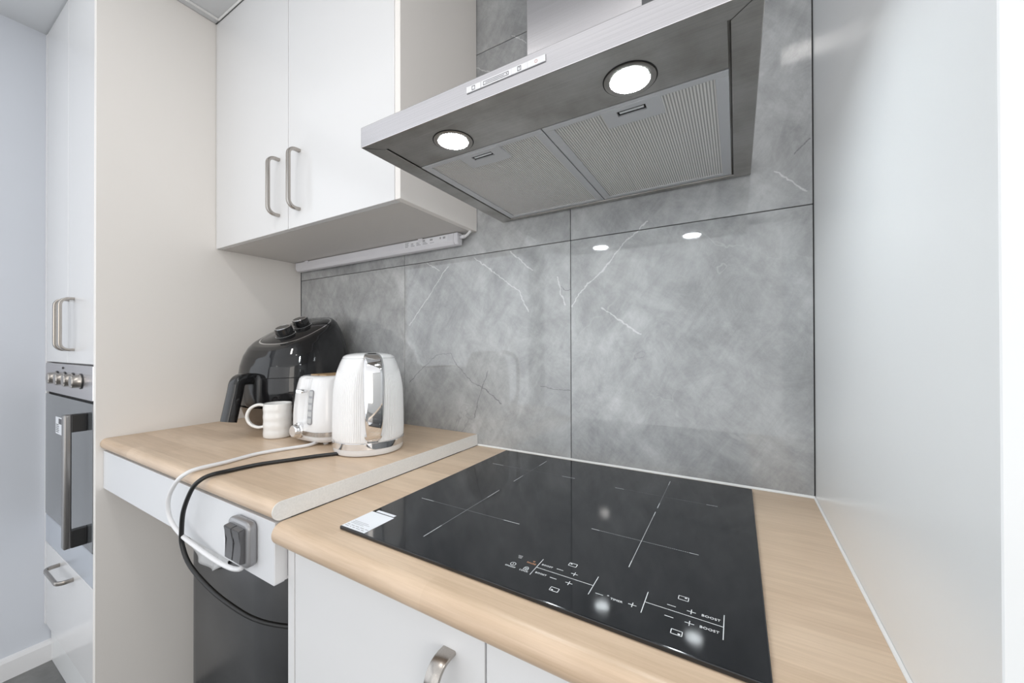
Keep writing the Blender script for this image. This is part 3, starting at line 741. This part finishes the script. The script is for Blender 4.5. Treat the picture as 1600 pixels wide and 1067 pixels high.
# ================================================================== BIN
bn = empty('waste_bin', 'dark grey metal bin standing under the apron rail', 'bin', (-1.44, -0.24, FZ))
def bin_ring(x0, x1, y0, y1, r, z, n=8):
    return [((x0 + x1) / 2 + p[0], (y0 + y1) / 2 + p[1], z) for p in rrect(x1 - x0, y1 - y0, r, n)]
BX0, BX1, BY0, BY1 = -1.692, -1.155, -0.400, -0.06
obj('body', loft([bin_ring(BX0 + 0.006, BX1 - 0.006, BY0 + 0.006, BY1 - 0.006, 0.09, FZ), bin_ring(BX0, BX1, BY0, BY1, 0.095, FZ + 0.01),
                  bin_ring(BX0, BX1, BY0, BY1, 0.095, 0.615), bin_ring(BX0 + 0.004, BX1 - 0.004, BY0 + 0.004, BY1 - 0.004, 0.092, 0.625)], cap1=True), M_BIN, bn, angle=35)
b = lathe([(0.004, 0), (0.004, 0)], (0, 0, 0), 4) if False else None
# liner: draped film over the rim
def liner():
    bm = bmesh.new(); nx, nz = 26, 8; grid = []
    rnd = random.Random(11)
    for i in range(nx + 1):
        u = i / nx; x = -1.605 + u * 0.25; row = []
        depth = 0.052 + 0.052 * math.sin(PI * min(1, u * 1.05)) ** 0.6 - 0.022 * u + 0.004 * math.sin(u * 15)
        for j in range(nz + 1):
            v = j / nz
            row.append(bm.verts.new((x, BY0 - 0.003 - 0.006 * v * (1 + math.sin(u * 17 + v * 3)), 0.630 - v * depth)))
        grid.append(row)
    for i in range(nx):
        row = grid[i]
        for j in range(nz): bm.faces.new((grid[i][j], grid[i + 1][j], grid[i + 1][j + 1], grid[i][j + 1]))
    # lap over the rim into the bin
    for i in range(nx):
        a, c = grid[i][0], grid[i + 1][0]
        q = [bm.verts.new((p.co.x, BY0 + 0.05, 0.630)) for p in (a, c)]
        bm.faces.new((a, c, q[1], q[0]))
    bmesh.ops.remove_doubles(bm, verts=bm.verts, dist=1e-5)
    return bm
ln = obj('bin_liner', liner(), M_LINER, None, smooth=True)
ln.modifiers.new('solid', 'SOLIDIFY').thickness = 0.0006
tagobj(ln, 'white plastic liner hanging over the front of the dark bin', 'bin liner')
obj('base_label', box(-1.182, -1.148, BY0 + 0.02, BY0 + 0.021, FZ + 0.2, FZ + 0.21), M_PAPER, bn) if False else None

# ================================================================== KETTLE
TZ = 0.9334
KC = Vector((-0.947, -0.272, TZ + 0.0003))
ket = empty('kettle', 'white ribbed electric kettle with chrome handle on the raised worktop', 'kettle', KC)
obj('power_base', lathe([(0.074, 0), (0.0815, 0.002), (0.0845, 0.008), (0.0850, 0.0165)], KC, 72), M_GLOSSW, ket, angle=40)
obj('chrome_band', lathe([(0.0855, 0.0165), (0.0868, 0.0175), (0.0866, 0.0315), (0.0855, 0.0325)], KC, 96), M_CHROME, ket, angle=40)
KA = math.radians(-33.6)
def ribs(a, r, h):
    d = (a - KA + PI) % (2 * PI) - PI
    fade = min(1, max(0, (abs(d) - 0.29) / 0.02)) * min(1, max(0, (h - 0.036) / 0.004)) * min(1, max(0, (0.208 - h) / 0.016))
    return r + fade * 0.00065 * math.cos(a * 110)
kp = [(0.0855, 0.0325), (0.0857, 0.036), (0.0857, 0.040)] + [(0.0858 - 0.0016 * ((h - 0.04) / 0.1) ** 2, h) for h in (0.06, 0.08, 0.10, 0.12, 0.14)]
kp += [(0.0834, 0.155), (0.0822, 0.165), (0.0806, 0.175), (0.0786, 0.185), (0.0765, 0.195), (0.0740, 0.205), (0.0712, 0.214), (0.0680, 0.2225), (0.0645, 0.230), (0.0632, 0.2325)]
obj('body', lathe(kp, KC, 660, mod=ribs), M_GLOSSW, ket, smooth=True, label='finely ribbed white body')
obj('lid', lathe([(0.0620, 0.2320), (0.0628, 0.2345), (0.0605, 0.2378), (0.0550, 0.2412), (0.0440, 0.2440), (0.030, 0.2458), (0.012, 0.2464)], KC, 72), M_GLOSSW, ket, smooth=True)
kd = Vector((math.cos(KA), math.sin(KA), 0))
hp = spline([KC + kd * r + Vector((0, 0, h)) for r, h in ((0.052, 0.236), (0.075, 0.2375), (0.097, 0.230), (0.112, 0.207), (0.117, 0.170), (0.117, 0.120), (0.1135, 0.080), (0.106, 0.058), (0.090, 0.047), (0.084, 0.045))], 6)
nn = len(hp)
scl = []
for i in range(nn):
    t = i / (nn - 1); scl.append((0.80 + 0.35 * math.sin(PI * min(1, t * 1.25)) if t < 0.8 else 1.0 - (t - 0.8) * 0.5, 1.0))
obj('handle', sweep(hp, rrect(0.040, 0.016, 0.0075, 5), up0=(0, 0, 1), scale=scl), M_CHROME, ket, smooth=True, label='wide polished chrome handle')
obj('handle_tip', sweep([hp[0] - kd * 0.004 + Vector((0, 0, 0.0005)), hp[3] + Vector((0, 0, 0.0012)), hp[7] + Vector((0, 0, 0.0008))], rrect(0.030, 0.016, 0.0075, 5), up0=(0, 0, 1)), M_BLACK, ket, smooth=True, label='black cap at the top of the handle')
side = Vector((-kd.y, kd.x, 0))
def patch(half_w, z0, z1, r0, r1, m, name, parent):
    sec = []
    rings = []
    for rr in (r0, r1):
        ring = []
        for sx, zz in ((-half_w, z0), (half_w, z0), (half_w, z1), (-half_w, z1)):
            ring.append(KC + kd * rr + side * sx + Vector((0, 0, zz)))
        rings.append(ring)
    return obj(name, loft(rings), m, parent)
patch(0.0125, 0.0335, 0.0465, 0.083, 0.0872, M_CHROME, 'badge', ket)
patch(0.0095, 0.0368, 0.0432, 0.083, 0.0876, M_GLOSSW, 'badge_inlay', ket)
ck = [(-0.958, -0.352, 0.9385), (-0.985, -0.388, 0.9379), (-1.010, -0.440, 0.9379), (-1.035, -0.492, 0.9379), (-1.043, -0.545, 0.9380), (-1.042, -0.577, 0.9388), (-1.046, -0.5945, 0.9325), (-1.058, -0.6040, 0.915), (-1.085, -0.6075, 0.870), (-1.105, -0.604, 0.825), (-1.108, -0.602, 0.792), (-1.085, -0.598, 0.757), (-1.030, -0.590, 0.728), (-0.970, -0.580, 0.708), (-0.910, -0.562, 0.688), (-0.860, -0.535, 0.676), (-0.815, -0.50, 0.670), (-0.78, -0.46, 0.668), ]
ck = ck[:-1] + [(-0.803, -0.46, 0.668)]
tagobj(obj('power_cord', tube(spline(ck, 8), 0.0042, 10), M_CORDB, smooth=True), 'black power cord hanging from the kettle over the worktop edge', 'cord')

# ================================================================== TOASTER
TX, TY = -1.1355, -0.196
toa = empty('toaster', 'white toaster with lever and grey buttons behind the kettle', 'toaster', (TX, TY, TZ))
def toaster_body():
    TW = 0.0125
    prof = [(0.0625, 0.122, 0.006), (0.069, 0.129, 0.0085), (0.0735, 0.1335, 0.016), (0.0755, 0.1355, 0.030), (0.0762, 0.136, 0.050), (0.0760, 0.1358, 0.070), (0.0750, 0.135, 0.090), (0.0732, 0.1335, 0.110), (0.0708, 0.1315, 0.130), (0.0678, 0.129, 0.148), (0.0645, 0.1262, 0.163), (0.0612, 0.1235, 0.174), (0.0575, 0.120, 0.1785), (0.0520, 0.1150, 0.1815), (0.0465, 0.110, 0.1825)]
    fine = []
    for (a, b) in zip(prof, prof[1:]):
        for k in range(4):
            t = k / 4; fine.append(tuple(a[i] * (1 - t) + b[i] * t for i in range(3)))
    fine.append(prof[-1])
    rings = []
    for w_, l_, z in fine:
        ring = []
        for (x, y) in supell(w_ + TW, l_, 4.2, 200):
            if y < 0:      # lever channel sunk into the front end
                fx = min(1, max(0, (0.020 - abs(x + 0.003)) / 0.006)); fz = min(1, max(0, (z - 0.048) / 0.014)) * min(1, max(0, (0.180 - z) / 0.006))
                s_ = fx * fx * (3 - 2 * fx) * fz
                y += 0.009 * s_
            ring.append((TX + x, TY + y, TZ + z))
        rings.append(ring)
    return loft(rings, cap1=False)
obj('body', toaster_body(), M_GLOSSW, toa, smooth=True)
# top deck with two slots
b = None
dz = 0.1825 + TZ
deck = [(TX + x, TY + y, dz) for x, y in supell(0.0465 + 0.0125, 0.110, 4.2, 200)]
bb = bmesh.new(); vs = [bb.verts.new(p) for p in deck]; bb.faces.new(vs)
obj('top_deck', bb, M_GLOSSW, toa)
for x in (-0.020, 0.020):
    rim = None
    for q in ((x - 0.0155, x + 0.0155, -0.092, -0.089), (x - 0.0155, x + 0.0155, 0.089, 0.092), (x - 0.0155, x - 0.0130, -0.089, 0.089), (x + 0.0130, x + 0.0155, -0.089, 0.089)):
        rim = box(TX + q[0], TX + q[1], TY + q[2], TY + q[3], dz - 0.0004, dz + 0.0022, bm=rim)
    obj('slot_rim', rim, M_TOAST, toa, label='tan rimmed bread slot')
    obj('slot', box(TX + x - 0.0130, TX + x + 0.0130, TY - 0.089, TY + 0.089, dz - 0.0004, dz + 0.0004), M_DARK, toa)
FY = TY - 0.136
lv = loft([[(TX - 0.003 + sx * s, FY + dy, TZ + 0.143 + zz * s) for sx, zz in rrect(0.030, 0.011, 0.005, 3)] for dy, s in ((0.008, 0.6), (0.004, 0.9), (-0.006, 1.0), (-0.011, 0.85))])
obj('lever', lv, M_CHROME, toa, angle=40)
obj('lever_slot', box(TX - 0.0285, TX - 0.0235, FY + 0.0085, FY + 0.0112, TZ + 0.065, TZ + 0.150), M_INKL, toa) if False else None
kn = lathe([(0.021, -0.004), (0.021, 0.004), (0.018, 0.006), (0.0165, 0.016), (0.014, 0.019)], (TX - 0.017, FY - 0.001, TZ + 0.036), 36, axis=Vector((0, -1, 0)))
obj('browning_knob', kn, M_CHROME, toa, angle=35)
zb = [0.062, 0.080, 0.098, 0.116, 0.132]
def side_y(z):   # front face of the body at height z
    return TY - (0.1362 - max(0, z - 0.06) * 0.075)
bp_ = loft([[(TX + 0.029 + sx, side_y(0.062 + (zz + 0.044)) - 0.0005 + dy, TZ + 0.101 + zz) for sx, zz in rrect(0.019, 0.092, 0.008, 4)] for dy in (0.003, -0.0016)])
bpl = obj('button_strip', bp_, M_SOCK, toa, angle=40)
for i in range(5):
    zc = 0.0655 + i * 0.0178
    obj('button', box(TX + 0.0215, TX + 0.0365, side_y(zc + 0.006) - 0.0034, side_y(zc) + 0.001, TZ + zc - 0.0066, TZ + zc + 0.0066, 0.0012, 1), mat('grey button', (0.50, 0.51, 0.52), 0.35), bpl)
# chrome band round the foot
ring0, ring1 = [], []
pts = [p for p in supell(0.0768 + 0.0125, 0.1367, 4.2, 200)]
b = bmesh.new(); prev = None
for (x, y) in pts + [pts[0]]:
    p0 = b.verts.new((TX + x, TY + y, TZ + 0.0245)); p1 = b.verts.new((TX + x, TY + y, TZ + 0.0360))
    if prev and not (y < -0.1 and x < 0.004): b.faces.new((prev[0], p0, p1, prev[1]))
    prev = (p0, p1)
bmesh.ops.remove_doubles(b, verts=b.verts, dist=1e-6)
obj('chrome_band', b, M_STEEL_F, toa, smooth=True)
for sx in (-0.045, 0.045):
    for sy in (-0.100, 0.100):
        obj('foot', lathe([(0.007, 0), (0.0075, 0.009)], (TX + sx, TY + sy, TZ), 16), M_GLOSSW, toa, angle=40)
cw = [(TX + 0.035, TY - 0.118, TZ + 0.0065), (-1.098, -0.345, 0.9380), (-1.117, -0.400, 0.9379), (-1.128, -0.455, 0.9379), (-1.117, -0.520, 0.9380), (-1.112, -0.575, 0.9388), (-1.116, -0.5935, 0.9330), (-1.128, -0.6045, 0.918), (-1.156, -0.6085, 0.880), (-1.158, -0.606, 0.838), (-1.115, -0.602, 0.812), (-1.045, -0.596, 0.797), (-0.985, -0.591, 0.788), (-0.935, -0.5895, 0.789), (-0.905, -0.589, 0.7955), (-0.893, -0.590, 0.802)]
tagobj(obj('power_cord', tube(spline(cw, 8), 0.0042, 10), M_CORDW, smooth=True), 'white power cord looping from the toaster to the rocker switch', 'cord')

# ================================================================== MUG
MC = Vector((-1.287, -0.317, TZ + 0.0003))
mug = empty('mug', 'plain white ceramic mug beside the toaster', 'mug', MC)
mp_ = [(0.033, 0.0), (0.0362, 0.0025)] + [(0.0368 - 0.0005 * math.cos(h * 2 * PI / 0.024), h) for h in [0.006 + 0.0045 * i for i in range(19)]] + [(0.0362, 0.0945), (0.0364, 0.0975), (0.0350, 0.0985), (0.0335, 0.097), (0.0330, 0.08), (0.0325, 0.012), (0.02, 0.008)]
obj('cup', lathe(mp_, MC, 64), M_CERAM, mug, smooth=True)
md = Vector((-0.78, -0.62, 0)).normalized()
hpts = [MC + md * r + Vector((0, 0, h)) for r, h in ((0.0355, 0.092), (0.054, 0.094), (0.074, 0.083), (0.083, 0.061), (0.075, 0.040), (0.055, 0.029), (0.0355, 0.031))]
obj('handle', sweep(spline(hpts, 6), rrect(0.012, 0.008, 0.0038, 4), up0=(0, 0, 1)), M_CERAM, mug, smooth=True)

# ================================================================== AIR FRYER
FK = 1.03
FC = Vector((-1.440, -0.160, TZ + 0.0003)); FA = math.radians(-78)
fd = Vector((math.cos(FA), math.sin(FA), 0)); fs = Vector((-fd.y, fd.x, 0))     # front, side
fry = empty('air_fryer', 'black egg-shaped air fryer with two top knobs in the corner', 'air fryer', FC)
def interp(tab, s):
    for (s0, *a), (s1, *b_) in zip(tab, tab[1:]):
        if s <= s1:
            t = (s - s0) / (s1 - s0); return [p * (1 - t) + q * t for p, q in zip(a, b_)]
    return list(tab[-1][1:])
# s, back position, back height, front position, front height, half width, exponent
FT = [(0.00, -0.104, 0.000, 0.105, 0.000, 0.100, 2.6), (0.06, -0.120, 0.006, 0.126, 0.006, 0.116, 2.6), (0.15, -0.136, 0.030, 0.146, 0.030, 0.130, 2.6), (0.28, -0.146, 0.075, 0.161, 0.075, 0.141, 2.7),
      (0.42, -0.149, 0.120, 0.166, 0.120, 0.145, 2.7), (0.55, -0.147, 0.172, 0.165, 0.160, 0.144, 2.7), (0.67, -0.140, 0.225, 0.160, 0.194, 0.140, 2.7), (0.79, -0.129, 0.278, 0.151, 0.222, 0.133, 2.7),
      (0.90, -0.113, 0.324, 0.139, 0.243, 0.121, 2.7), (0.97, -0.101, 0.350, 0.129, 0.253, 0.110, 2.7), (1.00, -0.090, 0.359, 0.118, 0.258, 0.099, 2.7)]
FT = [(s_, a_ * FK, b_ * FK, c_ * FK, d_ * FK, e_ * FK, f_) for s_, a_, b_, c_, d_, e_, f_ in FT]
def fry_ring(s, n=96, grow=0.0, shrink=1.0):
    bp0, bz, fp, fz, hw, e = interp(FT, s)
    c, a = (bp0 + fp) / 2, (fp - bp0) / 2 * shrink + grow; out = []
    for (x, y) in supell(a, hw * shrink + grow, e, n):
        t = (c + x - bp0) / (fp - bp0)
        out.append(FC + fd * (c + x) + fs * y + Vector((0, 0, bz + (fz - bz) * t)))
    return out
SS = [i / 60 for i in range(61)]
def fr(a, b_): return [fry_ring(s) for s in SS if a - 1e-6 <= s <= b_ + 1e-6]
def smooth_up(o):
    return o
obj('base', loft(fr(0, 0.28) , cap1=False), M_BROWN, fry, smooth=True, label='brown tinted lower shell')
obj('basket_drawer', loft([fry_ring(0.283)] + fr(0.30, 0.55), cap0=False, cap1=False), M_BLACK, fry, smooth=True)
obj('seam', loft([fry_ring(0.545, grow=-0.0015), fry_ring(0.562, grow=-0.0015)], cap0=False, cap1=False), M_DARK, fry)
obj('upper_shell', loft([fry_ring(0.558)] + fr(0.565, 1.0), cap0=False), M_BLACK, fry, smooth=True)
def top_pt(a, y, lift=0.0):
    bp0, bz, fp, fz, hw, e = interp(FT, 1.0); t = (a - bp0) / (fp - bp0)
    nrm = (Vector((0, 0, 1)) * (fp - bp0) + fd * (bz - fz)).normalized()
    return FC + fd * a + fs * y + Vector((0, 0, bz + (fz - bz) * t)) + nrm * lift, nrm
tp = fry_ring(1.0, shrink=0.90); _, tn = top_pt(0, 0)
obj('top_panel', loft([[p + tn * 0.0002 for p in tp], [p + tn * 0.0022 for p in fry_ring(1.0, shrink=0.87)]]), M_BLACK, fry, angle=40)
obj('top_trim', loft([[p + tn * 0.0003 for p in fry_ring(1.0, shrink=0.945)], [p + tn * 0.0010 for p in fry_ring(1.0, shrink=0.905)]], cap0=False, cap1=False), M_CHROME, fry, smooth=True)
for a, r in ((0.055, 0.0265), (-0.012, 0.0255)):
    p, nrm = top_pt(a, 0, 0.002)
    kb = obj('knob', lathe([(r * 1.12, 0), (r * 1.12, 0.005), (r * 0.98, 0.007), (r * 0.97, 0.012), (r * 1.02, 0.013), (r, 0.027), (r * 0.90, 0.030)], p, 48, axis=nrm), M_BLACK, fry, angle=35)
    obj('knob_ring', lathe([(r * 0.93, 0.0296), (r * 0.90, 0.0308), (r * 0.84, 0.0308), (r * 0.80, 0.0296)], p, 48, axis=nrm, cap0=False, cap1=False), M_CHROME, kb, smooth=True)
    tk = None
    q = Vector((0, 0, 1)).rotation_difference(nrm).to_matrix()
    for k in range(40):
        an = 2 * PI * k / 40; c = p + q @ Vector((r * 1.13 * math.cos(an), r * 1.13 * math.sin(an), 0.0035))
        tk = box(c.x - 0.0006, c.x + 0.0006, c.y - 0.0006, c.y + 0.0006, c.z - 0.0006, c.z + 0.0006, bm=tk)
    props(obj('dial_ticks', tk, M_PRINT, kb), kind='stuff')
# handle: a block on the drawer, an arm going out, a grip going down
hz = 0.148
H0 = FC + fd * 0.150 + Vector((0, 0, hz))
obj('handle_mount', loft([[FC + fd * dd_ + fs * y + Vector((0, 0, hz - 0.022 + z)) for y, z in rrect(w_, h_, 0.012, 4)] for dd_, w_, h_ in ((0.140, 0.072, 0.105), (0.172, 0.066, 0.098), (0.179, 0.052, 0.080))]), M_BLACKM, fry, angle=40)
ah = spline([FC + fd * d_ + Vector((0, 0, z)) for d_, z in ((0.166, 0.164), (0.190, 0.166), (0.208, 0.165), (0.220, 0.155), (0.226, 0.128), (0.236, 0.085), (0.245, 0.046))], 6)
obj('handle', sweep(ah, rrect(0.036, 0.034, 0.010, 4), up0=(0, 0, 1)), M_BLACK, fry, angle=50)
